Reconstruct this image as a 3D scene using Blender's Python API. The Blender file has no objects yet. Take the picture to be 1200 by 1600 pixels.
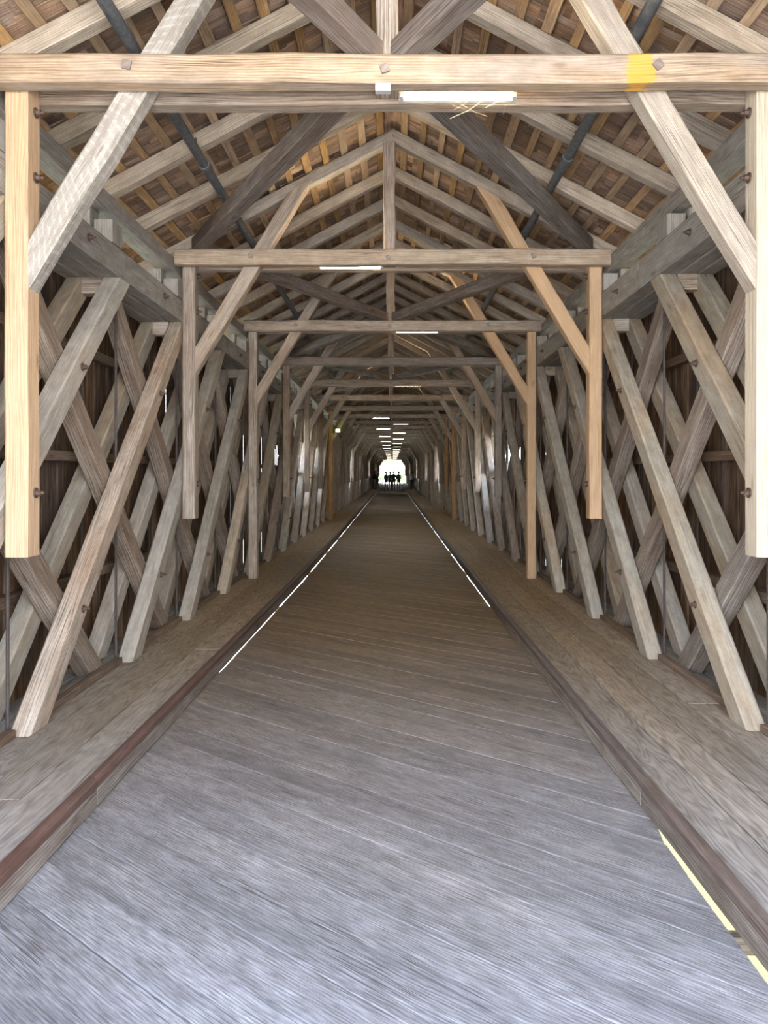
import bpy, math, random
from mathutils import Vector, Matrix
random.seed(7)
R = random.random
def U(a, b): return a + (b - a) * R()

S = bpy.context.scene
COL = S.collection

# ------------------------------------------------------------------ camera, sky, sun, exposure
EYE = 1.68
cam_d = bpy.data.cameras.new('camera')
cam_d.sensor_fit = 'HORIZONTAL'; cam_d.sensor_width = 36.0
cam_d.lens = 36.0 * 1150 / 1200
cam_d.shift_x = -13 / 1200
cam_d.shift_y = -61 / 1200
cam_d.clip_start = 0.05; cam_d.clip_end = 1000
cam = bpy.data.objects.new('camera', cam_d); COL.objects.link(cam)
cam.location = (0, 0, EYE); cam.rotation_euler = (math.pi / 2, 0, 0)
S.camera = cam

W = bpy.data.worlds.new('sky'); S.world = W; W.use_nodes = True
wn = W.node_tree; wn.nodes.clear()
wo = wn.nodes.new('ShaderNodeOutputWorld'); wb = wn.nodes.new('ShaderNodeBackground')
wtc = wn.nodes.new('ShaderNodeTexCoord'); wsep = wn.nodes.new('ShaderNodeSeparateXYZ')
wr = wn.nodes.new('ShaderNodeValToRGB')
wr.color_ramp.elements[0].position = 0.0; wr.color_ramp.elements[0].color = (0.94, 0.96, 1.0, 1)
wr.color_ramp.elements[1].position = 0.7; wr.color_ramp.elements[1].color = (0.52, 0.68, 1.0, 1)
wn.links.new(wtc.outputs['Generated'], wsep.inputs[0]); wn.links.new(wsep.outputs['Z'], wr.inputs[0])
wn.links.new(wr.outputs[0], wb.inputs[0]); wb.inputs[1].default_value = 3.0
wn.links.new(wb.outputs[0], wo.inputs[0])

sun_d = bpy.data.lights.new('sun', 'SUN'); sun_d.energy = 9.0; sun_d.angle = math.radians(3); sun_d.color = (1, .93, .82)
sun = bpy.data.objects.new('sun', sun_d); COL.objects.link(sun)
sun.rotation_euler = Vector((0.22, -0.16, -0.95)).to_track_quat('-Z', 'Y').to_euler()

S.view_settings.view_transform = 'Standard'
S.view_settings.look = 'None'
S.view_settings.gamma = 1.0
S.view_settings.use_curve_mapping = False
S.view_settings.exposure = 2.5
S.cycles.max_bounces = 10; S.cycles.diffuse_bounces = 8; S.cycles.glossy_bounces = 3
S.cycles.use_denoising = True
S.cycles.sample_clamp_indirect = 6.0

# ------------------------------------------------------------------ materials
def newmat(name):
    m = bpy.data.materials.new(name); m.use_nodes = True
    nt = m.node_tree; nt.nodes.clear()
    out = nt.nodes.new('ShaderNodeOutputMaterial'); b = nt.nodes.new('ShaderNodeBsdfPrincipled')
    nt.links.new(b.outputs[0], out.inputs[0])
    return m, nt, b

class NB:
    def __init__(s, nt): s.nt = nt
    def n(s, t, **k):
        x = s.nt.nodes.new(t)
        for a, v in k.items(): setattr(x, a, v)
        return x
    def l(s, a, b): s.nt.links.new(a, b)
    def math(s, op, a, b=0.0, clamp=False):
        x = s.n('ShaderNodeMath', operation=op, use_clamp=clamp)
        for i, v in enumerate((a, b)):
            if isinstance(v, (int, float)): x.inputs[i].default_value = v
            else: s.l(v, x.inputs[i])
        return x.outputs[0]
    def comb(s, a, b, c=0.0):
        x = s.n('ShaderNodeCombineXYZ')
        for i, v in enumerate((a, b, c)):
            if isinstance(v, (int, float)): x.inputs[i].default_value = v
            else: s.l(v, x.inputs[i])
        return x.outputs[0]
    def noise(s, vec, scale=1.0, detail=3.0, rough=.55):
        x = s.n('ShaderNodeTexNoise'); x.inputs['Scale'].default_value = scale
        x.inputs['Detail'].default_value = detail; x.inputs['Roughness'].default_value = rough
        s.l(vec, x.inputs['Vector']); return x.outputs['Fac']
    def rng(s, v, a, b, c=0.0, d=1.0):
        x = s.n('ShaderNodeMapRange')
        x.inputs[1].default_value = a; x.inputs[2].default_value = b; x.inputs[3].default_value = c; x.inputs[4].default_value = d
        s.l(v, x.inputs[0]); return x.outputs[0]
    def mix(s, f, a, b, mode='MIX'):
        x = s.n('ShaderNodeMix', data_type='RGBA', blend_type=mode)
        for k, v in ((0, f), (6, a), (7, b)):
            if isinstance(v, (int, float)): x.inputs[k].default_value = v
            elif isinstance(v, tuple): x.inputs[k].default_value = (v[0], v[1], v[2], 1)
            else: s.l(v, x.inputs[k])
        return x.outputs[2]

def wood(name, light, dark, patch=None, patch_amt=.5, fiber=80, ring=60, us=2.2, vary=.22, bump=.55, rough=.8, ring_amt=.5,
         knots=.8, streak=None, streak_amt=.5, warpa=40.0, mott=.30, satv=.2, inner=None, marks=False, stain=False, crack=.6):
    """grain along u (metres), across v (metres); floor(v/2) is the piece number"""
    m, nt, b = newmat(name); q = NB(nt)
    uv = q.n('ShaderNodeUVMap'); uv.uv_map = 'UVMap'
    sp = q.n('ShaderNodeSeparateXYZ'); q.l(uv.outputs[0], sp.inputs[0]); u, v = sp.outputs[0], sp.outputs[1]
    f1 = q.noise(q.comb(q.math('MULTIPLY', u, us), q.math('MULTIPLY', v, fiber)), 1.0, 4.0, .65)
    warp = q.noise(q.comb(q.math('MULTIPLY', u, .9), q.math('MULTIPLY', v, 6.0)), 1.0, 2.0)
    ph = q.math('ADD', q.math('MULTIPLY', v, ring * 6.28), q.math('MULTIPLY', warp, warpa))
    rg = q.math('MULTIPLY', q.math('ADD', q.math('SINE', ph), 1.0), .5)
    rg = q.math('POWER', rg, 2.0)
    g = q.math('ADD', q.math('MULTIPLY', q.rng(f1, .3, .72), 1 - ring_amt * .6), q.math('MULTIPLY', q.math('SUBTRACT', 1.0, rg), ring_amt * .6))
    col = q.mix(q.rng(g, .15, .85), dark, light)
    if patch:
        pn = q.noise(q.comb(q.math('MULTIPLY', u, .9), q.math('MULTIPLY', v, 4.0), 3.0), 1.0, 3.0)
        col = q.mix(q.math('MULTIPLY', q.rng(pn, .42, .66), patch_amt), col, patch)
    if streak:
        sn = q.noise(q.comb(q.math('MULTIPLY', u, 1.1), q.math('MULTIPLY', v, fiber * .9), 9.0), 1.0, 5.0, .7)
        s2 = q.noise(q.comb(q.math('MULTIPLY', u, 1.5), q.math('MULTIPLY', v, 5.0), 5.0), 1.0, 2.0)
        col = q.mix(q.math('MULTIPLY', q.math('MULTIPLY', q.rng(sn, .56, .70), q.rng(s2, .35, .6)), streak_amt), col, streak)
    mo = q.noise(q.comb(q.math('MULTIPLY', u, 5.0), q.math('MULTIPLY', v, 13.0), 21.0), 1.0, 5.0, .7)
    col = q.mix(q.rng(mo, .36, .64), q.mix(1.0, col, (1 - mott, 1 - mott * 1.05, 1 - mott * 1.1), 'MULTIPLY'), col)
    # cracks along the grain
    cn = q.noise(q.comb(q.math('MULTIPLY', u, .55), q.math('MULTIPLY', v, 22.0), 6.0), 1.0, 2.0)
    cr = q.rng(q.math('ABSOLUTE', q.math('SUBTRACT', cn, .5)), .0, .02, 1.0, .0)
    cm = q.noise(q.comb(q.math('MULTIPLY', u, 1.0), q.math('MULTIPLY', v, 3.0), 12.0), 1.0, 1.0)
    cr = q.math('MULTIPLY', cr, q.rng(cm, .5, .6))
    col = q.mix(q.math('MULTIPLY', cr, crack), col, (dark[0] * .35, dark[1] * .33, dark[2] * .3))
    if marks:   # pale rows of old lath marks across the timber
        wv = q.math('SINE', q.math('ADD', q.math('MULTIPLY', u, 112.0), q.math('MULTIPLY', q.noise(q.comb(u, q.math('MULTIPLY', v, 9.0), 2.0), 2.0, 3.0), 5.0)))
        mk0 = q.math('MULTIPLY', q.rng(wv, .35, .8), q.rng(mo, .40, .56))
        col = q.mix(q.math('MULTIPLY', mk0, .26), col, (.70, .67, .61))
    # knots
    vo = q.n('ShaderNodeTexVoronoi'); vo.inputs['Scale'].default_value = 1.0
    q.l(q.comb(q.math('MULTIPLY', u, 2.2), q.math('MULTIPLY', v, 7.0)), vo.inputs['Vector'])
    kd = q.rng(q.math('ADD', vo.outputs['Distance'], q.math('MULTIPLY', f1, .05)), .06, .17, 1.0, 0.0)
    col = q.mix(q.math('MULTIPLY', kd, knots * .85), col, (dark[0] * .6, dark[1] * .5, dark[2] * .42))
    if inner:   # multiply tint that grows with distance from the open end of the bridge
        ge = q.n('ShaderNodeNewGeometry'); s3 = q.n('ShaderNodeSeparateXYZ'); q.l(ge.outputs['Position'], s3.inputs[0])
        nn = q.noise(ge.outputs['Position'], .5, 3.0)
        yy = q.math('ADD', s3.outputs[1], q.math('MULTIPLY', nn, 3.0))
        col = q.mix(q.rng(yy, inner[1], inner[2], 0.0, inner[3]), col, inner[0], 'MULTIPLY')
    if stain:
        ge = q.n('ShaderNodeNewGeometry'); s3 = q.n('ShaderNodeSeparateXYZ'); q.l(ge.outputs['Position'], s3.inputs[0])
        nn = q.noise(ge.outputs['Position'], 13.0, 4.0, .7)
        dx = q.math('ABSOLUTE', q.math('SUBTRACT', s3.outputs[0], 1.315))
        mk = q.rng(q.math('ADD', dx, q.math('MULTIPLY', q.math('SUBTRACT', nn, .5), .26)), .05, .062, 1.0, 0.0)
        col = q.mix(q.math('MULTIPLY', mk, .8), col, (.66, .34, .04))
    wnz = q.n('ShaderNodeTexWhiteNoise'); wnz.noise_dimensions = '1D'
    q.l(q.math('FLOOR', q.math('DIVIDE', v, 2.0)), wnz.inputs['W'])
    hs = q.n('ShaderNodeHueSaturation')
    q.l(col, hs.inputs['Color']); q.l(q.rng(wnz.outputs[0], 0, 1, 1 - vary, 1 + vary), hs.inputs['Value'])
    s4 = q.n('ShaderNodeSeparateXYZ'); q.l(wnz.outputs[1], s4.inputs[0])
    q.l(q.rng(s4.outputs[1], 0, 1, 1 - satv, 1 + satv), hs.inputs['Saturation'])
    q.l(hs.outputs[0], b.inputs['Base Color'])
    b.inputs['Roughness'].default_value = rough
    b.inputs['Specular IOR Level'].default_value = .25
    bp = q.n('ShaderNodeBump'); bp.inputs['Strength'].default_value = bump; bp.inputs['Distance'].default_value = .006
    hh = q.math('SUBTRACT', q.math('ADD', f1, q.math('MULTIPLY', rg, -.25)), q.math('MULTIPLY', cr, 1.2))
    q.l(hh, bp.inputs['Height']); q.l(bp.outputs[0], b.inputs['Normal'])
    return m

M = {}
M['old'] = wood('weathered_timber', (.58, .50, .405), (.24, .175, .125), patch=(.40, .26, .17), patch_amt=.5, streak=(.62, .57, .50), streak_amt=.5)
M['old_light'] = wood('light_weathered_timber', (.60, .50, .38), (.36, .27, .19), patch=(.50, .36, .25), patch_amt=.6, streak=(.66, .60, .52), streak_amt=.4, vary=.05)
M['tie_new'] = wood('tie_beam_timber', (.60, .45, .29), (.33, .215, .13), patch=(.50, .44, .37), patch_amt=.7, streak=(.75, .66, .53), vary=.06, ring_amt=.7)
M['tie_stain'] = wood('stained_tie_timber', (.58, .43, .28), (.29, .19, .115), patch=(.42, .36, .30), patch_amt=.7, streak=(.70, .60, .46), vary=.02, satv=.02, ring_amt=.7, stain=True)
M['pale'] = wood('pale_sawn_timber', (.56, .49, .40), (.31, .26, .20), patch=(.41, .36, .31), patch_amt=.5, vary=.03, satv=.05, ring_amt=.6, knots=.5, streak=(.8, .73, .6), streak_amt=.5)
M['marked'] = wood('lath_marked_timber', (.52, .475, .405), (.30, .26, .215), patch=(.36, .32, .28), vary=.02, satv=.05, marks=True, knots=1.0)
M['new'] = wood('new_pine_timber', (.66, .45, .26), (.48, .30, .155), patch=(.58, .41, .27), patch_amt=.5, vary=.03, satv=.07, mott=.12, ring_amt=.6, knots=.9, crack=.3)
M['new_far'] = wood('inner_pine_timber', (.58, .36, .19), (.42, .24, .12), vary=.08, ring_amt=.5)
M['cream'] = wood('cream_pine_timber', (.64, .55, .41), (.47, .385, .27), vary=.02, satv=.05, mott=.12, ring_amt=.5, knots=.7, crack=.3)
M['diag'] = wood('planed_grey_timber', (.54, .495, .415), (.37, .33, .27), patch=(.50, .36, .23), patch_amt=.55, vary=.16, ring_amt=.35, bump=.15, knots=.5)
M['counter'] = wood('rough_old_timber', (.50, .43, .36), (.17, .12, .085), patch=(.20, .13, .09), patch_amt=.65, streak=(.62, .58, .53), streak_amt=.75, vary=.18)
M['chord'] = wood('grey_chord_timber', (.45, .425, .375), (.27, .245, .21), patch=(.27, .235, .20), patch_amt=.4, streak=(.5, .47, .42), vary=.1, ring_amt=.6)
M['wind'] = wood('brown_brace_timber', (.34, .30, .26), (.14, .10, .075), patch=(.17, .11, .075), patch_amt=.6, streak=(.55, .52, .48), streak_amt=.5)
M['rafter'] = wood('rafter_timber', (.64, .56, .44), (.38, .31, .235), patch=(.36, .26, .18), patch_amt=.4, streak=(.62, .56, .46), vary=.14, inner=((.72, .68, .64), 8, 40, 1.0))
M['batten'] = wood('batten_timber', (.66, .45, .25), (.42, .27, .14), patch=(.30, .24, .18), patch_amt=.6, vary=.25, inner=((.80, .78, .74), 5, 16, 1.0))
M['shingle'] = wood('shingle_wood', (.58, .40, .27), (.24, .145, .09), patch=(.36, .26, .19), patch_amt=.6, vary=.4, fiber=90, ring_amt=.1, knots=0)
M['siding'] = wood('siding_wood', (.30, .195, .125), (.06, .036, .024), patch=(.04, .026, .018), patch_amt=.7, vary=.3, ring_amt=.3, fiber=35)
M['nailer'] = wood('nailer_wood', (.28, .20, .14), (.13, .09, .06), vary=.2)
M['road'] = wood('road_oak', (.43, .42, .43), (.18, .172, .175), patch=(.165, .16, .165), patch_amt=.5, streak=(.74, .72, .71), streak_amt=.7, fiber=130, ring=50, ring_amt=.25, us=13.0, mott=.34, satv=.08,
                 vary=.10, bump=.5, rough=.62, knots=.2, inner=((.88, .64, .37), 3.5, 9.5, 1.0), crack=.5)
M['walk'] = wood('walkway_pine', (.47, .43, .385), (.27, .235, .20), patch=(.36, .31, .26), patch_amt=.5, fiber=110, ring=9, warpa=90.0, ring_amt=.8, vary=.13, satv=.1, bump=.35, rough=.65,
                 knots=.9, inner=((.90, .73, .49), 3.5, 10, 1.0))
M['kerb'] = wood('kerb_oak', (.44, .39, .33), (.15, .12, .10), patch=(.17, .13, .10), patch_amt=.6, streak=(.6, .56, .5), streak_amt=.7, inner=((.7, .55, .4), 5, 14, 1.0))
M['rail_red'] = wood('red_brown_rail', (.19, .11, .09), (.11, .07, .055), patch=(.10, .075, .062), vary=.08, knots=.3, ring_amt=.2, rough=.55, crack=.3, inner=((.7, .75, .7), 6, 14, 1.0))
M['rail_dark'] = wood('dark_rail', (.22, .17, .14), (.12, .09, .075), vary=.08, knots=.3, ring_amt=.2, rough=.55, crack=.3)

def plain(name, col, rough=.6, metal=0.0, noise=0.0, col2=None, scale=8.0, emit=None, es=0.0):
    m, nt, b = newmat(name); q = NB(nt)
    b.inputs['Roughness'].default_value = rough; b.inputs['Metallic'].default_value = metal
    if col2:
        tc = q.n('ShaderNodeTexCoord'); nz = q.noise(tc.outputs['Object'], scale, 4.0)
        q.l(q.mix(q.rng(nz, .35, .65), col, col2), b.inputs['Base Color'])
    else: b.inputs['Base Color'].default_value = (*col, 1)
    if emit: b.inputs['Emission Color'].default_value = (*emit, 1); b.inputs['Emission Strength'].default_value = es
    return m
M['iron'] = plain('rusty_iron', (.10, .07, .055), .6, .5, col2=(.16, .10, .07), scale=30)
M['rod'] = plain('dark_rod_iron', (.06, .05, .045), .75, .1, col2=(.09, .07, .06), scale=20)
M['pipe'] = plain('grey_pipe_steel', (.10, .11, .115), .55, .3, col2=(.17, .18, .18), scale=25)
M['plate'] = plain('bolt_plate_iron', (.22, .17, .14), .6, .4, col2=(.33, .27, .22), scale=40)
M['lamp_case'] = plain('lamp_case_grey', (.42, .41, .38), .5)
M['tube'] = plain('glowing_tube', (1, 1, 1), .4, emit=(1.0, .87, .62), es=24.0)
M['tube_warm'] = plain('warm_glowing_tube', (1, 1, 1), .4, emit=(1.0, .84, .60), es=16.0)
M['tube_far'] = plain('distant_glowing_tube', (1, 1, 1), .4, emit=(1.0, .84, .60), es=3.0)
M['green_glow'] = plain('yellow_green_glow', (.8, 1, .3), .4, emit=(.85, 1.0, .25), es=2.5)
M['web'] = plain('cobweb_silk', (.4, .34, .22), .8)
M['sand'] = plain('yellow_bank_sand', (.20, .14, .035), .9, col2=(.16, .115, .03), scale=.5)
M['paving'] = plain('pale_paving', (.62, .60, .57), .9, col2=(.55, .53, .50), scale=.8)
M['foliage'] = plain('bright_foliage', (.07, .12, .03), .8, col2=(.16, .20, .06), scale=2.0)
M['bark'] = plain('tree_bark', (.16, .12, .09), .9, col2=(.24, .19, .15), scale=5)
M['plaster'] = plain('cream_plaster', (.80, .74, .58), .9, col2=(.76, .69, .52), scale=.6)
M['rooftile'] = plain('house_roof', (.36, .16, .10), .9, col2=(.28, .12, .08), scale=3)
M['glass'] = plain('dark_window_glass', (.08, .10, .12), .15)
mw, nt, b = newmat('river_water'); q = NB(nt)
b.inputs['Base Color'].default_value = (.42, .50, .46, 1); b.inputs['Roughness'].default_value = .12
tc = q.n('ShaderNodeTexCoord'); nz = q.noise(tc.outputs['Object'], 1.4, 4.0); bp = q.n('ShaderNodeBump'); bp.inputs['Strength'].default_value = .3
q.l(nz, bp.inputs['Height']); q.l(bp.outputs[0], b.inputs['Normal']); M['water'] = mw

# ------------------------------------------------------------------ geometry helpers
PID = [0]
def piece_id():
    PID[0] = (PID[0] + 137) % 400
    return PID[0] * 2.0

class Geo:
    def __init__(s): s.v = []; s.f = []; s.uv = []
    def loft(s, rings, uvs_len, caps=True, cap_ids=None):
        """rings: list of equal-length point lists; uvs_len: u per ring"""
        n = len(rings[0]); b0 = len(s.v); pid = piece_id(); uo = U(0, 60)
        per = [0.0]
        for i in range(n): per.append(per[-1] + (rings[0][(i + 1) % n] - rings[0][i]).length)
        for r in rings: s.v.extend([tuple(p) for p in r])
        for k in range(len(rings) - 1):
            for i in range(n):
                j = (i + 1) % n; a = b0 + k * n
                s.f.append((a + i, a + j, a + n + j, a + n + i))
                u0, u1 = uo + uvs_len[k], uo + uvs_len[k + 1]
                s.uv.extend([(u0, pid + .2 + per[i]), (u0, pid + .2 + per[i + 1]), (u1, pid + .2 + per[i + 1]), (u1, pid + .2 + per[i])])
        if caps:
            c0 = rings[0][0]
            for a, rev, ring in ((b0, True, rings[0]), (b0 + (len(rings) - 1) * n, False, rings[-1])):
                idx = list(range(n));
                if rev: idx.reverse()
                s.f.append(tuple(a + i for i in idx))
                e1 = (ring[1] - ring[0]); e1 = e1.normalized() if e1.length > 0 else Vector((1, 0, 0))
                e2 = (ring[n // 2] - ring[0]); e2 = (e2 - e1 * e2.dot(e1)); e2 = e2.normalized() if e2.length > 0 else Vector((0, 0, 1))
                for i in idx:
                    d = ring[i] - ring[0]; s.uv.append((uo + d.dot(e1) * .5, pid + .3 + d.dot(e2) * .7))
    def mesh(s, name, mats):
        me = bpy.data.meshes.new(name); me.from_pydata(s.v, [], s.f)
        ul = me.uv_layers.new(name='UVMap'); flat = [c for p in s.uv for c in p]
        ul.data.foreach_set('uv', flat)
        for m in (mats if isinstance(mats, (list, tuple)) else [mats]): me.materials.append(m)
        return me

def section(w, h, ch):
    a, b = w / 2, h / 2; c = min(ch, a * .45, b * .45)
    if c <= 0: return [(-a, -b), (a, -b), (a, b), (-a, b)]
    return [(-a + c, -b), (a - c, -b), (a, -b + c), (a, b - c), (a - c, b), (-a + c, b), (-a, b - c), (-a, -b + c)]

def beam(g, p, q, w, h, ch=.008, n0=None, n1=None, up=(0, 0, 1), nseg=1, wob=0.0, off=Vector((0, 0, 0))):
    """squared timber p->q; w sideways, h along up; n0/n1: normals of the planes that cut its ends"""
    p = Vector(p); q = Vector(q); d = (q - p); L = d.length; d.normalize()
    up = Vector(up); side = up.cross(d)
    if side.length < 1e-4: side = Vector((1, 0, 0)).cross(d)
    side.normalize(); uu = d.cross(side).normalized()
    sec = section(w, h, ch); rings = []; us = []
    n0 = Vector(n0) if n0 else d; n1 = Vector(n1) if n1 else d
    lines = [side * a + uu * b for a, b in sec]
    for k in range(nseg + 1):
        t = k / nseg; ring = []
        ja = Vector((0, 0, 0))
        if wob and 0 < k < nseg: ja = side * U(-wob, wob) + uu * U(-wob, wob)
        for o in lines:
            # param of this long edge at both cut planes
            t0 = -(o.dot(n0)) / d.dot(n0); t1 = L - (o.dot(n1)) / d.dot(n1)
            tt = t0 + (t1 - t0) * t
            pt = p + d * tt + o + ja
            if wob and 0 < k < nseg: pt = pt + o * U(-wob, wob) * 6
            ring.append(pt - off)
        rings.append(ring); us.append(L * t)
    g.loft(rings, us)

def box(g, x0, x1, y0, y1, z0, z1, ch=.004, axis='y', off=Vector((0, 0, 0)), nseg=1, wob=0.0):
    cx, cy, cz = (x0 + x1) / 2, (y0 + y1) / 2, (z0 + z1) / 2
    if axis == 'y': beam(g, (cx, y0, cz), (cx, y1, cz), x1 - x0, z1 - z0, ch, off=off, nseg=nseg, wob=wob)
    elif axis == 'x': beam(g, (x0, cy, cz), (x1, cy, cz), y1 - y0, z1 - z0, ch, off=off, nseg=nseg, wob=wob)
    else: beam(g, (cx, cy, z0), (cx, cy, z1), y1 - y0, x1 - x0, ch, up=(1, 0, 0), off=off, nseg=nseg, wob=wob)

def tube(g, p, q, r, n=8, off=Vector((0, 0, 0)), r2=None):
    p = Vector(p); q = Vector(q); d = (q - p).normalized()
    a = d.orthogonal().normalized(); b = d.cross(a); r2 = r if r2 is None else r2
    ang = [2 * math.pi * i / n for i in range(n)]
    g.loft([[p + (a * math.cos(t) + b * math.sin(t)) * r - off for t in ang], [q + (a * math.cos(t) + b * math.sin(t)) * r2 - off for t in ang]], [0, (q - p).length])

def wloc(o):
    l = Vector((0, 0, 0))
    while o is not None: l = l + o.location; o = o.parent
    return l
def link(name, g, mat, parent=None, origin=None, kind=None, smooth=False):
    """one mesh object from a Geo holding world coordinates"""
    base = wloc(parent) if parent else Vector((0, 0, 0))
    if origin is None:
        origin = Vector(g.v[0])
    origin = Vector(origin)
    g.v = [(a[0] - origin.x, a[1] - origin.y, a[2] - origin.z) for a in g.v]
    me = g.mesh(name, mat)
    if smooth: me.shade_smooth()
    o = bpy.data.objects.new(name, me); COL.objects.link(o)
    if parent: o.parent = parent
    o.location = origin - base
    if kind: o['kind'] = kind
    return o
def empty(name, loc=(0, 0, 0), label=None, cat=None, group=None, kind=None):
    o = bpy.data.objects.new(name, None); o.empty_display_size = .2; COL.objects.link(o); o.location = loc
    tag(o, label, cat, group, kind); return o
def tag(o, label=None, cat=None, group=None, kind=None):
    if label: o['label'] = label
    if cat: o['category'] = cat
    if group: o['group'] = group
    if kind: o['kind'] = kind
def B(name, mat, parent, *a, **k):
    g = Geo(); beam(g, *a, **k); return link(name, g, mat, parent)
def BX(name, mat, parent, *a, **k):
    g = Geo(); box(g, *a, **k); return link(name, g, mat, parent)

# ------------------------------------------------------------------ layout numbers
BAY = 3.4
NF = 34
FY = lambda i: BAY * (i + .2)
Y0, Y1 = -0.5, FY(NF) + .35
E = lambda z: EYE + z                 # heights are written relative to the eye
WALK = EYE - 1.55
def interp(tab, y):
    if y <= tab[0][0]: return tab[0][1]
    for (a, b), (c, d) in zip(tab, tab[1:]):
        if y <= c: return b + (d - b) * (y - a) / (c - a)
    return tab[-1][1]
XL = lambda y: -interp([(-1, 1.56), (2.8, 1.495), (7.4, 1.435), (11.8, 1.385), (18.4, 1.37)], y)
XR = lambda y: interp([(-1, 1.275), (2.5, 1.258), (5, 1.235), (8, 1.225), (20, 1.215)], y)

# ------------------------------------------------------------------ floor: diagonal road planks, walkways, kerbs
floor = empty('floor', (0, 0, 0), kind='structure')
ANG = math.radians(38); dx, dy = math.cos(ANG), -math.sin(ANG)
PW = .253                                    # plank pitch measured along the bridge
rest = Geo(); npl = 0; k = 0
def gapR(y): return interp([(0, .03), (3.3, .022), (3.6, -.03), (8.5, -.03), (9.5, .006), (25, .004), (60, .001)], y)
def gapL(y): return interp([(0, -.03), (5.6, -.03), (6.5, .002), (9, .005), (25, .004), (60, .001)], y)
yc = Y0 - 1.4
while yc < Y1 + 1.4:
    # plank centre line passes (0, yc); boundaries y = yc +- PW/2 at x=0, sloping with dy/dx
    sl = dy / dx
    g = rest if npl >= 300 else Geo()
    h0, h1 = -PW / 2 + .0022, PW / 2 - .0022
    zt = U(-.0025, .0025); nx = 6 if npl < 60 else 2
    rings = []; us = []
    # solve ends at the kerbs (a few fixed point steps)
    def xend(h, f):
        x = f(yc)
        for _ in range(4): x = f(yc + h + sl * x)
        return x
    jl, jr = U(-.002, .006) * (yc > 4), U(-.002, .006) * (yc > 4)
    aL, bL = xend(h0, lambda y: XL(y) + gapL(y) - jl), xend(h1, lambda y: XL(y) + gapL(y) - jl)
    aR, bR = xend(h0, lambda y: XR(y) - gapR(y) + jr), xend(h1, lambda y: XR(y) - gapR(y) + jr)
    c = .002 / dx
    for j in range(nx + 1):
        t = j / nx; xa = aL + (aR - aL) * t; xb = bL + (bR - bL) * t
        za = zt + (U(-.0015, .0015) if 0 < j < nx else 0)
        P = lambda x, h, z: Vector((x, yc + h + sl * x, z))
        rings.append([P(xa, h0, -.055), P(xb, h1, -.055), P(xb, h1, za - .002), P(xb, h1 - c, za), P(xa, h0 + c, za), P(xa, h0, za - .002)])
        us.append((xa - aL) / dx)
    g.loft(rings, us)
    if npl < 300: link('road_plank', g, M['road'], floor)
    npl += 1; yc += PW
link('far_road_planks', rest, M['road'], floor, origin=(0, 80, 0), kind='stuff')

for sgn, XK in ((-1, XL), (1, XR)):
    nrow = 3 if sgn < 0 else 4
    for r_ in range(nrow):
        y = Y0 - U(0, 3.0)
        while y < Y1:
            L = U(3.2, 4.6) if y < 60 else 5.0
            ya, yb = max(y, Y0) + .002, min(y + L, Y1) - .002
            if yb - ya > .3:
                def xs(yy, t):
                    a = abs(XK(yy)) + .055; e = 2.215
                    return sgn * (a + (e - a) * t)
                t0, t1 = r_ / nrow, (r_ + 1) / nrow
                rings = []; us = []; zt = WALK + U(-.002, .002); n = 4
                for j in range(n + 1):
                    yy = ya + (yb - ya) * j / n
                    p0, p1 = xs(yy, t0) + sgn * .004, xs(yy, t1) - sgn * .004
                    if sgn > 0: p0, p1 = p1, p0
                    # counter-clockwise seen from +y
                    rings.append([Vector((p0, yy, zt - .045)), Vector((p0, yy, zt - .004)), Vector((p0 + (.004), yy, zt)), Vector((p1 - .004, yy, zt)), Vector((p1, yy, zt - .004)), Vector((p1, yy, zt - .045))])
                    if sgn > 0: rings[-1] = [Vector((p1, yy, zt - .045)), Vector((p1, yy, zt - .004)), Vector((p1 + .004, yy, zt)), Vector((p0 - .004, yy, zt)), Vector((p0, yy, zt - .004)), Vector((p0, yy, zt - .045))]
                    us.append(yy - ya)
                g = Geo(); g.loft(rings, us); link('walkway_plank', g, M['walk'], floor)
            y += L
    # kerb boards and the chamfered rail on top
    y = Y0
    while y < Y1:
        L = 4.2; yb = min(y + L, Y1); n = 8
        rk = []; rr = []; us = []
        for j in range(n + 1):
            yy = y + .0008 + (yb - y - .0016) * j / n; X = abs(XK(yy)); us.append(yy - y)
            jz = U(-.006, .004) if y < 20 else 0; jx = U(-.003, .003)
            pk = [(X + jx, .005 + abs(jz)), (X + .054, .005), (X + .054, WALK - .05), (X + .054, .085), (X + .004 + jx, .097), (X + jx, .09)]
            pr = [(X - .002, .1), (X + .054, .1), (X + .054, WALK + .012), (X + .048, WALK + .02), (X + .018, WALK + .02), (X - .002, WALK + .003)]
            rk.append([Vector((sgn * a, yy, b)) for a, b in pk]); rr.append([Vector((sgn * a, yy, b)) for a, b in pr])
            if sgn > 0: rk[-1].reverse(); rr[-1].reverse()
        g = Geo(); g.loft(rk, us); link('kerb_board', g, M['kerb'], floor)
        g = Geo(); g.loft(rr, us); link('kerb_rail', g, M['rail_red'] if sgn < 0 else M['rail_dark'], floor)
        y += L
# cross joists that carry the deck
y = FY(0) - BAY / 2 + .40
while y < Y1:
    BX('floor_joist', M['chord'], floor, -2.55, 2.55, y - .025, y + .025, -.13, -.06, axis='x')
    y += 3.4
for x in (-1.0, 0, .95):
    BX('stringer', M['chord'], floor, x - .09, x + .09, Y0, Y1, -.28, -.131)

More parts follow.
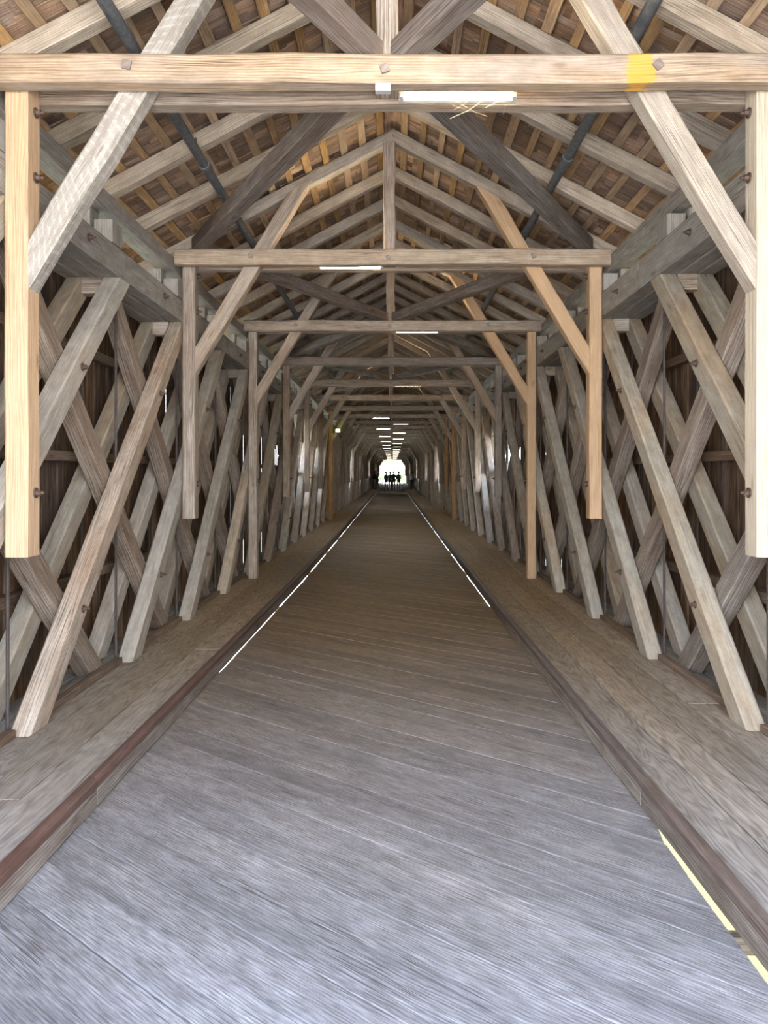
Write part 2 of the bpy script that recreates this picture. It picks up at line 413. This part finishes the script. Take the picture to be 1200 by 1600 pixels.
# ------------------------------------------------------------------ roof ("ceiling"): rafters, battens, shingles
SL = .53; AP = 3.34
roof = empty('ceiling', (0, 0, 0), kind='structure')
th = math.atan(SL); ct, st = math.cos(th), math.sin(th)
RH, RW = .12, .11
def onroof(sgn, X, dn, y): # point on the slope, dn metres above rafter underside (normal to it)
    return Vector((sgn * (X + dn * st), y, E(AP - SL * X + dn * ct)))
k = 0
y = FY(0) - BAY / 4
XE = 3.15
while y < Y1 - .1:
    for sgn in (-1, 1):
        yy = y + U(-.02, .02)
        g = Geo(); a = onroof(sgn, 0.0 if sgn < 0 else 0.0, RH / 2, yy); b_ = onroof(sgn, XE, RH / 2, yy)
        a = Vector((0, yy, E(AP + RH / 2 / ct)))
        beam(g, a, b_, RW, RH, .010, n0=(sgn, 0, 0), nseg=6 if y < 20 else 1, wob=.004 if y < 20 else 0)
        link('rafter', g, M['rafter'], roof)
    y += BAY / 4
NB_ = 16; BS = .205
for sgn in (-1, 1):
    for j in range(NB_ + 1):
        X = .06 + j * BS * ct
        y = Y0
        while y < Y1:
            L = 21.0; yb = min(y + L, Y1)
            c = onroof(sgn, X, RH + .016, 0)
            nrm = Vector((sgn * st, 0, ct))
            w_ = U(.062, .078)
            B('batten', M['batten'], roof, (c.x, y + .002, c.z), (c.x, yb - .002, c.z), w_, .03, .003, up=nrm)
            y += L
shing = Geo(); near_n = 0
for sgn in (-1, 1):
    for jj in range(2 * NB_ + 2):
        j = jj / 2
        X = .06 + j * BS * ct
        y = Y0 - .05
        while y < Y1:
            w_ = U(.06, .14) if y < 40 else .2
            tl = U(-.015, .02); L = .34
            lo = (.036 if jj % 2 == 0 else .050) + U(0, .010)
            # lower end of the shingle sits on this batten, upper end tucked lower over the next one up
            p = onroof(sgn, X + (.10 + tl) * ct, RH + lo + U(.006, .022), y + w_ / 2)
            q_ = onroof(sgn, max(.0, X - (.17) * ct), RH + lo + .006 + U(0, .006), y + w_ / 2)
            near = (3.6 < y < 4.7) and near_n < 300
            g = Geo() if near else shing
            beam(g, p, q_, w_ - .003, .010, 0, up=(sgn * st, 0, ct))
            if near: link('shingle', g, M['shingle'], roof); near_n += 1
            y += w_
link('far_shingles', shing, M['shingle'], roof, origin=(0, 60, E(AP)), kind='stuff')
# outer skin of the roof above the shingles (second layer)
for sgn in (-1, 1):
    a = onroof(sgn, 0, RH + .115, 0); b_ = onroof(sgn, XE + .1, RH + .115, 0)
    g = Geo(); a.x = 0
    w0 = a + Vector((0, 0, .02)); w1 = b_ + Vector((0, 0, .02))
    ringA = [Vector((p.x, Y0 - .05, p.z)) for p in (a, b_, w1, w0)]; ringB = [Vector((p.x, Y1 + .05, p.z)) for p in (a, b_, w1, w0)]
    if sgn > 0: ringA.reverse(); ringB.reverse()
    g.loft([ringA, ringB], [0, Y1 - Y0]); link('roof_skin', g, M['shingle'], roof)

# ------------------------------------------------------------------ side walls: vertical boards with openings
WINS = {-1: [(17.2, 19.2), (21.2, 22.6), (36.5, 38.5), (48, 50), (64, 66), (90, 92)], 1: [(15.7, 17.4), (33.5, 35.0), (43, 44.5), (60, 62), (84, 86)]}
WZ0, WZ1 = E(-.15), E(.95)
for sgn, nm in ((-1, 'wall_left'), (1, 'wall_right')):
    wall = empty(nm, (sgn * 2.72, 0, 0), kind='structure')
    rest = Geo(); cnt = 0; y = Y0; k = 0
    top = E(1.72) if sgn < 0 else E(1.78)
    while y < Y1:
        w_ = U(.10, .16) if y < 40 else .22
        x = 2.70 + (.0 if k % 2 else .022) + U(0, .004)
        win = any(a < y + w_ / 2 < b for a, b in WINS[sgn])
        spans = [(-.55, WZ0), (WZ1, top)] if win else [(-.55, top)]
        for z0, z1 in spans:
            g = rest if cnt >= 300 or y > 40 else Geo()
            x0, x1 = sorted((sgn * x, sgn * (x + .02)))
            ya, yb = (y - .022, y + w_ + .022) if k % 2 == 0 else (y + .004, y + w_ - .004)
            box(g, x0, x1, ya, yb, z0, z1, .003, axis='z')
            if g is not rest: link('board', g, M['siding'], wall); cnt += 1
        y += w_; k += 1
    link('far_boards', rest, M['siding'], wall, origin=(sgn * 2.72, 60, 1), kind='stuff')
    for zr in (1.04, .137, -.88):
        x0, x1 = sorted((sgn * 2.615, sgn * 2.698))
        y = Y0
        while y < Y1:
            yb = min(y + 6.8, Y1)
            BX('nailer', M['nailer'], wall, x0, x1, y + .003, yb - .003, E(zr) - .04, E(zr) + .04)
            y += 6.8

# ------------------------------------------------------------------ lattice trusses along both sides
bolt_cache = {}
def bolt(parent, p, axis, size=.03, plate='square'):
    key = (axis, plate, size)
    if key not in bolt_cache:
        g = Geo(); A = {'x': Vector((1, 0, 0)), '-x': Vector((-1, 0, 0)), '-y': Vector((0, -1, 0))}[axis]
        if plate == 'square':
            beam(g, A * 0, A * .012, size * 1.5, size * 1.5, .004, up=(0, 0, 1))
        else:
            tube(g, A * 0, A * .008, size * 1.05, 12); tube(g, A * .008, A * .032, size * .6, 6); tube(g, A * .032, A * .05, size * .3, 8)
        bolt_cache[key] = g.mesh('bolt', M['plate'] if plate == 'square' else M['iron'])
    o = bpy.data.objects.new('bolt', bolt_cache[key]); COL.objects.link(o); o.parent = parent
    o.location = Vector(p) - wloc(parent)
    if axis == '-y': o.rotation_euler = (0, U(-.9, .9), 0)
    return o

side_txt = {-1: 'left', 1: 'right'}
for sgn in (-1, 1):
    lat = empty('lattice_truss', (sgn * 2.3, 0, 0),
                'lattice of crossing grey timbers and iron rods along the %s walkway' % side_txt[sgn], 'truss')
    cz0, cz1 = (1.53, 1.75) if sgn < 0 else (1.585, 1.83)
    pz0, pz1 = (2.015, 2.15) if sgn < 0 else (2.04, 2.18)
    y_s = .24 if sgn < 0 else .34        # offset of the inner feet behind each frame
    def SX(a, b): return sorted((sgn * a, sgn * b))
    y = Y0
    while y < Y1:                          # chords in 6.8 m lengths
        yb = min(y + 6.8, Y1); ns = 6 if y < 20 else 1; wb_ = .004 if y < 20 else 0
        for a, b in ((2.115, 2.265), (2.275, 2.42), (2.43, 2.58)):
            x0, x1 = SX(a, b)
            BX('top_chord', M['chord'], lat, x0, x1, y + .002, yb - .002, E(cz0), E(cz1), ch=.012, nseg=ns, wob=wb_)
            BX('bottom_chord', M['chord'], lat, x0, x1, y + .002, yb - .002, -.12, WALK - .052 if a < 2.2 else WALK - .002, ch=.012)
        x0, x1 = SX(2.17, 2.345)
        BX('wall_plate', M['chord'], lat, x0, x1, y + .002, yb - .002, E(pz0), E(pz1), ch=.012, nseg=ns, wob=wb_)
        y += 6.8
    k = -2
    while True:
        yf = FY(0) + y_s + k * BAY / 2      # front of inner diagonal's foot
        if yf > Y1 - .3: break
        near = yf < 16
        zt = E(cz0) - .001; H = zt - WALK; run = 3.13
        t_len = .17
        # bounds inside the bridge
        def clip_ok(a, b): return True
        def diag(nm, mat, xa, xb, yb0, yt0, ns=1):
            xc = sgn * (xa + xb) / 2
            p = Vector((xc, yb0, WALK + .001)); q_ = Vector((xc, yt0, zt))
            lo, hi = Y0 + .1, Y1 - .1        # shorten diagonals at the ends of the bridge
            if min(p.y, q_.y) < lo or max(p.y, q_.y) > hi:
                ts = []
                f = lambda yy: (yy - p.y) / (q_.y - p.y)
                a, b = sorted((f(lo), f(hi))); a, b = max(0, a), min(1, b)
                if b - a < .15: return None
                p, q_ = p.lerp(q_, a), p.lerp(q_, b)
            g = Geo(); beam(g, p, q_, abs(xb - xa), t_len, .012, n0=(0, 0, 1), n1=(0, 0, 1), up=(0, 0, 1), nseg=ns, wob=.004 if ns > 1 else 0)
            return link(nm, g, mat, lat)
        half = t_len / 2 / math.sin(math.atan2(H, run))
        mt = M['diag'] if R() < .8 else M['old']
        d = diag('diagonal_brace', mt, 2.13, 2.262, yf + half, yf + half + run, 5 if near else 1)
        if d and near:
            for fr in (.2, .74):
                yy = yf + half + run * fr
                if yy > 1.5: bolt(d, (sgn * 2.131, yy, WALK + H * fr), 'x' if sgn < 0 else '-x', .026, 'round')
        if d and yf < 60:
            for fr in (.2, .47, .74):
                yy = yf + half + run * fr
                if Y0 < yy < 20:
                    x0, x1 = SX(2.2625, 2.2745)
                    BX('spacer_block', M['old'], lat, x0, x1, yy + .02, yy + .14, WALK + H * fr - .03, WALK + H * fr + .11, axis='z')
        diag('diagonal_brace', M['diag'], 2.425, 2.555, yf + half, yf + half + run, 3 if near else 1)
        yc_ = yf + 1.28                       # counter brace: foot behind, head towards the entrance
        diag('counter_brace', M['counter'], 2.275, 2.412, yc_ + half, yc_ + half - run, 5 if near else 1)
        if yf > -1:
            if yf < 100:
                g = Geo(); tube(g, (sgn * 2.2685, yf + .02, WALK - .02), (sgn * 2.2685, yf + .02, E(cz0)), .0055 if False else .011, 8); link('iron_rod', g, M['rod'], lat)
                g = Geo(); tube(g, (sgn * 2.58, yf + .1, WALK - .1), (sgn * 2.58, yf + .1, E(cz0)), .012, 8); link('iron_rod', g, M['rod'], lat)
            x0, x1 = SX(2.2, 2.262)
            if yf + BAY / 2 < Y1 and yf + .26 < yf + BAY / 2 - .01:
                BX('toe_board', M['nailer'], lat, x0, x1, yf + .27, yf + BAY / 2 - .02, WALK + .003, WALK + .05)
        yt = yf + half + run
        if 0 < yt < Y1 - .2:
            x0, x1 = SX(2.264, 2.424)
            BX('node_block', M['old'], lat, x0, x1, yt - .13, yt - .02, zt - .13, zt, axis='x')
            x0, x1 = SX(2.118, 2.262)
            BX('stub_post', M['chord'], lat, x0, x1, yt - .30, yt - .10, E(cz1) + .001, E(cz1) + .17, axis='z')
            x0, x1 = SX(2.28, 2.42)
            BX('stub_post', M['chord'], lat, x0, x1, yt - .32, yt - .16, E(cz1) + .001, E(pz0) - .001, axis='z')
            if near: bolt(lat, (sgn * 2.114, yt - .75, E((cz0 + cz1) / 2)), 'x' if sgn < 0 else '-x', .026, 'round')
        k += 1

# ------------------------------------------------------------------ cross frames
ORD = ['', 'first', 'second', 'third', 'fourth', 'fifth', 'sixth', 'seventh', 'eighth', 'ninth', 'tenth', 'eleventh', 'twelfth',
       'thirteenth', 'fourteenth', 'fifteenth', 'sixteenth', 'seventeenth', 'eighteenth']
FLAB = {0: 'timber frame nearest the bridge mouth, just above the camera and mostly out of view',
        1: 'nearest full timber frame, orange post at left, cream post at right, yellow stain on beam',
        2: 'second timber frame, grey left post, new pine right post and brace, both hanging',
        3: 'third timber frame, its two posts reaching down to the walkways'}
POST = {(1, -1): 'new', (1, 1): 'cream', (2, -1): 'old', (2, 1): 'new', (3, -1): 'old', (3, 1): 'new', (7, -1): 'new_far', (7, 1): 'new_far', (8, 1): 'new_far'}
STRUT = {(1, -1): 'marked', (1, 1): 'pale', (2, 1): 'new', (3, 1): 'new'}
FLOORED = {(3, -1), (3, 1), (7, -1), (7, 1), (12, 1), (15, -1)}
TB0, TB1 = E(2.065), E(2.22)
for i in range(0, NF + 1):
    y = FY(i)
    far = i > 18
    fr = empty('cross_frame', (0, y, 0),
               FLAB.get(i) or ('%s timber frame from the entrance, tie beam, posts and knee struts' % ORD[i] if not far else
                               'small distant timber frame beyond the eighteenth, towards the far opening'),
               'timber frame', 'cross frames along the bridge' )
    ns, wb_ = (8, .005) if i < 5 else (1, 0)
    tm = M['tie_stain'] if i == 1 else (M['old_light'] if i in (2, 3) else M['old'])
    BX('tie_beam', tm, fr, -2.16, 2.165, y - .20, y - .085, TB0, TB1, ch=.014, axis='x', nseg=ns, wob=wb_)
    BX('tie_beam', M['old'], fr, -2.16, 2.165, y + .075, y + .19, TB0 + .02, TB1, ch=.012, axis='x', nseg=ns, wob=wb_)
    BX('king_post', M['old'], fr, -.09, .03, y - .06, y + .06, TB0 + .04, E(AP) + .0, ch=.01, axis='z', nseg=ns, wob=wb_)
    for sgn in (-1, 1):
        floored = (i, sgn) in FLOORED
        zb = WALK + .001 if floored else E(-.46)
        x0, x1 = sorted((sgn * 1.985, sgn * 2.113))
        pm = M[POST.get((i, sgn), 'old')]
        po = BX('post', pm, fr, x0, x1, y - .08, y + .07, zb, TB0 + .12, ch=.012, axis='z', nseg=ns, wob=wb_ * .5)
        # knee strut up to the rafter
        sm = M[STRUT.get((i, sgn), 'old')]
        p = Vector((sgn * 1.984, y - .005, E(1.14))); q_ = Vector((sgn * .93, y - .005, E(1.14 + 1.054 * 1.66)))
        if i == 1: pass
        stt = B('knee_strut', sm, fr, p, q_, .13, .14, .010, n0=(sgn, 0, 0), n1=(sgn * st, 0, ct), nseg=ns, wob=wb_)
        if i <= 8:
            bx = sgn * 1.40
            bolt(fr, (bx, y - .2, E(2.15)), '-y', .032, 'square')
        if i <= 6:
            for z in (2.0, 1.64, -.11):
                bolt(po, (sgn * 1.984, y + .01, E(z)), 'x' if sgn < 0 else '-x', .028, 'round')
    if i <= 8: bolt(fr, (-.04, y - .2, E(2.13)), '-y', .03, 'square')
    if i % 2 == 1:                          # wind braces: from this frame's middle to the ends of its neighbours
        for j in (i - 1, i + 1):
            if 0 <= j <= NF:
                for sgn in (-1, 1):
                    s_ = 1 if j > i else -1
                    p = Vector((sgn * .10 - .03, y + s_ * .08 - .005, E(2.29))); q_ = Vector((sgn * 1.93, FY(j) - s_ * .10 - .02, E(2.29)))
                    B('wind_brace', M['wind'], fr, p, q_, .135, .135, .012, n0=(0, 1, 0), n1=(0, 1, 0), nseg=4 if i < 5 else 1, wob=.004 if i < 5 else 0)

# ------------------------------------------------------------------ pipes under the rafters
for sgn, a, zz, lab in ((-1, 1.50, 2.46, 'dark grey pipe running under the rafters on the left roof slope'), (1, 1.40, 2.52, 'dark grey pipe running under the rafters on the right roof slope')):
    pr = empty('roof_pipe', (sgn * a, 0, E(zz)), lab, 'pipe')
    y = Y0 + .4
    while y < Y1 - .2:
        yb = min(y + 3.0, Y1 - .2)
        g = Geo(); tube(g, (sgn * a, y, E(zz)), (sgn * a, yb, E(zz)), .038, 14); link('pipe_length', g, M['pipe'], pr, smooth=False)
        if yb < 40:
            g = Geo(); tube(g, (sgn * a, yb - .05, E(zz)), (sgn * a, yb + .05, E(zz)), .047, 14); link('pipe_coupling', g, M['pipe'], pr)
            g = Geo(); zz2 = E(AP - SL * a) + .01
            box(g, sgn * a - .004, sgn * a + .004, yb - .3, yb - .27, E(zz) + .03, zz2, .0, axis='z'); link('pipe_hanger', g, M['pipe'], pr)
        y = yb

# ------------------------------------------------------------------ tube lamps on the tie beams
nl = 0
for i in range(1, NF + 1):
    if i in (4,): continue
    y = FY(i); nl += 1
    right = (i % 2 == 1) if i > 3 else (i in (1, 3))
    x0 = .065 if right else -.725; x1 = x0 + .60
    lab = ('glowing fluorescent tube on the %s lit tie beam, %s of the middle' % (ORD[nl], 'right' if right else 'left')) if nl <= 16 else \
          'tiny distant fluorescent tube near the far end of the bridge'
    dz = -.027 if i >= 14 else -.020 if i >= 8 else 0
    lm = empty('tube_lamp', ((x0 + x1) / 2, y, E(2.12)), lab, 'lamp', 'fluorescent tubes along the bridge')
    g = Geo(); box(g, x0 - .03, x1 + .03, y + .035, y + .073, E(2.085), E(2.135), .004, axis='x'); link('lamp_case', g, M['lamp_case'], lm)
    g = Geo(); tube(g, (x0, y + .005, E(2.098 + dz)), (x1, y + .005, E(2.098 + dz)), .021 if i < 8 else .016 if i < 14 else .013, 12); link('lamp_tube', g, M['tube'] if i < 8 else M['tube_warm'] if i < 14 else M['tube_far'], lm)
    if i < 8:
        for xx in (x0 - .022, x1):
            g = Geo(); box(g, xx, xx + .02, y - .02, y + .034, E(2.075), E(2.125), .003, axis='x'); link('lamp_socket', g, M['lamp_case'], lm)
# small junction box left of the nearest tube
o = BX('junction_box', M['lamp_case'], None, -.085, .015, FY(1) - .084, FY(1) - .062, E(2.045), E(2.064), axis='x')
bpy.data.objects.remove(o)
g = Geo(); box(g, -.07, .012, 0, .05, 0, .045, .006, axis='x')
o = link('junction_box', g, M['lamp_case'], None, origin=(0, 0, 0)); o.location = (-.02, FY(1) - .05 - .15 + .0, TB0 - .046)
tag(o, 'small grey junction box under the nearest tie beam beside the lit tube', 'electrical box')
# yellow green lamp on the left
em = empty('signal_lamp', (-1.80, 24.3, E(1.40)), 'small yellow-green glowing lamp on the left, half way down the tunnel of posts', 'lamp')
g = Geo(); box(g, -1.86, -1.74, 24.27, 24.33, E(1.35), E(1.45), .01, axis='x'); link('lamp_lens', g, M['green_glow'], em)
g = Geo(); box(g, -1.87, -1.73, 24.331, 24.36, E(1.34), E(1.46), .004, axis='x'); link('lamp_case', g, M['lamp_case'], em)
g = Geo(); box(g, -1.984, -1.871, 24.335, 24.355, E(1.39), E(1.41), .0, axis='x'); link('bracket', g, M['iron'], em)
# cobwebs round the nearest tube
g = Geo(); rr = random.Random(4)
for k in range(9):
    x = rr.uniform(.1, .95); a = Vector((x, FY(1) + rr.uniform(-.02, .05), E(2.08) + rr.uniform(-.01, .02)))
    b_ = a + Vector((rr.uniform(-.25, .25), rr.uniform(-.02, .1), -rr.uniform(.01, .09)))
    mid = (a + b_) / 2 - Vector((0, 0, rr.uniform(0, .03)))
    tube(g, a, mid, .0005, 3); tube(g, mid, b_, .0005, 3)
o = link('cobweb', g, M['web'], None, origin=(.4, FY(1), E(2.08)))
tag(o, 'thin dusty cobweb hanging under the nearest lit tube', 'cobweb', kind='stuff')

# ------------------------------------------------------------------ people (distant)
def person(x, y, z, rot, hgt, top, legs, hair, skin, label, lean=0.0, arms='down', stride=.08, group=None):
    root = empty('person', (x, y, z), label, 'person', group); root.rotation_euler = (0, 0, rot)
    k = hgt / 1.75
    V = []; Eg = []; RD = []
    def v(a, r): V.append(tuple(c * k for c in a)); RD.append(r * k); return len(V) - 1
    def e(a, b): Eg.append((a, b))
    sh = lean
    pel = v((0, 0, .95), .135)
    wa = v((0, -.01 + sh * .4, 1.12), .12); chs = v((0, sh * .8, 1.30), .13); nb = v((0, sh, 1.47), .065); nk = v((0, sh, 1.54), .055)
    hd = v((0, sh - .015, 1.625), .092); ht = v((0, sh - .01, 1.71), .08)
    for a, b in ((pel, wa), (wa, chs), (chs, nb), (nb, nk), (nk, hd), (hd, ht)): e(a, b)
    e(hd, v((0, sh - .115, 1.60), .012))
    for s in (-1, 1):
        e(hd, v((s * .088, sh + .005, 1.615), .016))
        hp = v((s * .09, 0, .86), .09); kn = v((s * .10, -.02 + s * stride * .5, .49), .062); an = v((s * .10, s * stride, .09), .042)
        he = v((s * .105, s * stride - .01, .035), .036); to = v((s * .125, s * stride - .15, .03), .03)
        e(pel, hp); e(hp, kn); e(kn, an); e(an, he); e(he, to)
        so = v((s * .15, sh, 1.39), .06)
        if arms == 'down': el, wr, hn = (s * .205, .03 + sh * .5, 1.13), (s * .20, -.05, .90), (s * .195, -.08, .82)
        elif arms == 'bent': el, wr, hn = (s * .20, .05 + sh, 1.12), (s * .15, -.18 + sh, 1.06), (s * .11, -.25 + sh, 1.08)
        else: el, wr, hn = (s * .225, .05, 1.14), (s * .18, -.03, .97), (s * .14, -.08, .92)
        el = v(el, .046); wr = v(wr, .032); hn = v(hn, .036)
        e(chs, so); e(so, el); e(el, wr); e(wr, hn)
    me = bpy.data.meshes.new('body'); me.from_pydata(V, Eg, [])
    o = bpy.data.objects.new('body', me); COL.objects.link(o); o.parent = root
    md = o.modifiers.new('skin', 'SKIN'); md.use_smooth_shade = True
    sv = me.skin_vertices[0].data
    for n_, r in enumerate(RD): sv[n_].radius = (r, r)
    sv[0].use_root = True
    o.modifiers.new('sub', 'SUBSURF').render_levels = 1
    m, nt, b = newmat('clothing'); qq = NB(nt); tcx = qq.n('ShaderNodeTexCoord'); sp = qq.n('ShaderNodeSeparateXYZ'); qq.l(tcx.outputs['Object'], sp.inputs[0])
    cr = qq.n('ShaderNodeValToRGB'); cr.color_ramp.interpolation = 'CONSTANT'
    qq.l(qq.math('DIVIDE', sp.outputs[2], 1.8), cr.inputs[0])
    el = cr.color_ramp.elements; el[0].position = 0; el[0].color = (.05, .045, .04, 1); el[1].position = .06 * k; el[1].color = (*legs, 1)
    x1 = el.new(.95 / 1.8 * k); x1.color = (*top, 1); x2 = el.new(1.49 / 1.8 * k); x2.color = (*skin, 1)
    qq.l(cr.outputs[0], b.inputs['Base Color']); b.inputs['Roughness'].default_value = .9
    me.materials.append(m)
    # hair cap
    g = Geo(); c = Vector((0, (sh + .012) * k, 1.67 * k)); rings = []
    for a in range(7):
        t = a / 6 * math.pi * .62; rr_ = .110 * k * math.sin(t) + .002; zz = .122 * k * math.cos(t)
        rings.append([c + Vector((rr_ * math.cos(u), rr_ * math.sin(u) * 1.05 + .006 * a * k, zz)) for u in [2 * math.pi * n_ / 10 for n_ in range(10)]])
    rings.reverse(); g.loft(rings, [0, .02, .04, .06, .08, .1, .12])
    hm = plain('hair', hair, .7); me2 = g.mesh('hair', hm); me2.shade_smooth(); h = bpy.data.objects.new('hair', me2); COL.objects.link(h); h.parent = root
    return root
sk = (.45, .28, .20)
GP = None
person(-.60, 70.5, .004, 2.6, 1.78, (.10, .11, .12), (.06, .06, .07), (.05, .04, .03), sk, 'dark-clothed person, leftmost of the four standing in mid road', arms='bent', stride=.05)
person(-.20, 69.5, .004, 3.0, 1.80, (.08, .10, .09), (.05, .05, .055), (.05, .04, .03), sk, 'person in dark green, second from left of the four in mid road', arms='down', stride=.12)
person(.13, 69.8, .004, 3.4, 1.85, (.07, .08, .08), (.07, .06, .055), (.06, .05, .04), sk, 'tall person in black, third from left of the four in mid road', arms='hip', stride=.06)
person(.60, 70.2, .004, 3.3, 1.82, (.12, .13, .12), (.10, .09, .07), (.05, .05, .05), sk, 'person standing a little apart, rightmost of the four in mid road', arms='bent', stride=.09)
person(-1.78, 72.5, WALK + .003, 2.2, 1.66, (.03, .03, .035), (.05, .07, .11), (.03, .03, .03), sk, 'person in black top and dark jeans by the left lattice', lean=-.08, arms='hip')
person(-1.72, 71.2, WALK + .003, 1.2, 1.72, (.025, .025, .03), (.32, .36, .42), (.03, .03, .03), sk, 'person in black top and light blue jeans on left walkway', lean=-.10, arms='bent')
person(-1.50, 74.0, WALK + .003, 2.0, 1.72, (.22, .17, .16), (.10, .07, .08), (.62, .48, .30), sk, 'blond person in muted top on the left walkway', arms='down')
person(1.80, 69.0, WALK + .003, 3.6, 1.68, (.55, .55, .54), (.04, .04, .05), (.06, .05, .04), sk, 'person in pale shirt and dark trousers on the right walkway', arms='down')

# ------------------------------------------------------------------ outside: river, banks, far plaza
g = Geo(); box(g, -70, 70, 14, Y1 + 3, -4.6, -4.5, 0); o = link('river', g, M['water'], None, origin=(0, 50, -4.5)); o['kind'] = 'structure'
g = Geo(); box(g, -70, 70, -40, 14, -4.55, -4.3, 0); o = link('river_bank', g, M['sand'], None, origin=(0, 0, -4.3)); o['kind'] = 'structure'
g = Geo(); box(g, -60, 60, Y1 + .01, Y1 + 150, -5.2, -.002, 0); o = link('far_plaza', g, M['paving'], None, origin=(0, Y1, 0)); o['kind'] = 'structure'
g = Geo(); box(g, -20, 20, -30, Y0 - .02, -4.28, -.002, 0); o = link('near_plaza', g, M['paving'], None, origin=(0, -5, 0)); o['kind'] = 'structure'
def tree(x, y, h, seed, label):
    rr = random.Random(seed); root = empty('tree', (x, y, 0), label, 'tree')
    g = Geo()
    def br(p, d, L, r, lv):
        q_ = p + d * L; tube(g, p, q_, r, 6, r2=r * .6)
        if lv == 0: tips.append(q_); return
        for _ in range(4 if lv > 1 else 3):
            nd = (d + Vector((rr.uniform(-.8, .8), rr.uniform(-.8, .8), rr.uniform(-.1, .6)))).normalized(); br(p.lerp(q_, rr.uniform(.6, 1)), nd, L * .68, r * .55, lv - 1)
    tips = []; br(Vector((x, y, 0)), Vector((0, 0, 1)), h * .36, h * .022, 3); link('branches', g, M['bark'], root, origin=(x, y, 0))
    g = Geo()
    for t in tips:
        for _ in range(34):
            c = t + Vector((rr.gauss(0, .6), rr.gauss(0, .6), rr.gauss(0, .55))); a = Vector((rr.gauss(0, 1), rr.gauss(0, 1), rr.gauss(0, 1))).normalized()
            b2 = a.orthogonal().normalized(); s_ = .15
            beam(g, c - a * s_, c + a * s_, s_, .01, 0, up=b2)
    link('leaves', g, M['foliage'], root, origin=(x, y, h), kind='stuff')
tree(-2.4, Y1 + 24, 7, 1, 'tree on the left beyond the far opening of the bridge')
tree(.9, Y1 + 36, 8, 2, 'tree in the middle beyond the far opening of the bridge')
rr = random.Random(9); g = Geo()
for _ in range(5200):
    c = Vector((rr.uniform(-6, 6), Y1 + 14 + rr.gauss(0, .35), rr.uniform(.05, 1.5) + rr.gauss(0, .08)))
    a = Vector((rr.gauss(0, 1), rr.gauss(0, 1), rr.gauss(0, 1))).normalized(); beam(g, c - a * .07, c + a * .07, .09, .008, 0, up=a.orthogonal())
hd = empty('hedge', (0, Y1 + 14, 0), 'low green hedge across the far opening behind the people', 'hedge')
link('hedge_leaves', g, M['foliage'], hd, origin=(0, Y1 + 14, 0), kind='stuff')
g = Geo()
for k in range(24): tube(g, (-5.9 + k * .51, Y1 + 14, 0), (-5.9 + k * .51 + rr.uniform(-.1, .1), Y1 + 14, 1.1), .02, 6)
link('hedge_stems', g, M['bark'], hd)
hs = empty('house', (5, Y1 + 60, 0), 'cream house at the right beyond the far opening', 'house')
g = Geo(); box(g, 1.0, 14, Y1 + 55, Y1 + 66, 0, 6.5, 0, axis='z'); link('house_wall', g, M['plaster'], hs, origin=(5, Y1 + 60, 0))
g = Geo(); g.loft([[Vector((1 - .5, yy, 6.5)), Vector((14.5, yy, 6.5)), Vector((7.5, yy, 10.2))] for yy in (Y1 + 54.5, Y1 + 66.5)], [0, 12]); link('house_roof', g, M['rooftile'], hs)
for xx in (2.2, 5, 8, 11):
    for zz in (1.2, 4.2):
        g = Geo(); box(g, xx, xx + 1, Y1 + 54.95, Y1 + 54.999, zz, zz + 1.3, 0, axis='x'); link('window', g, M['glass'], hs)
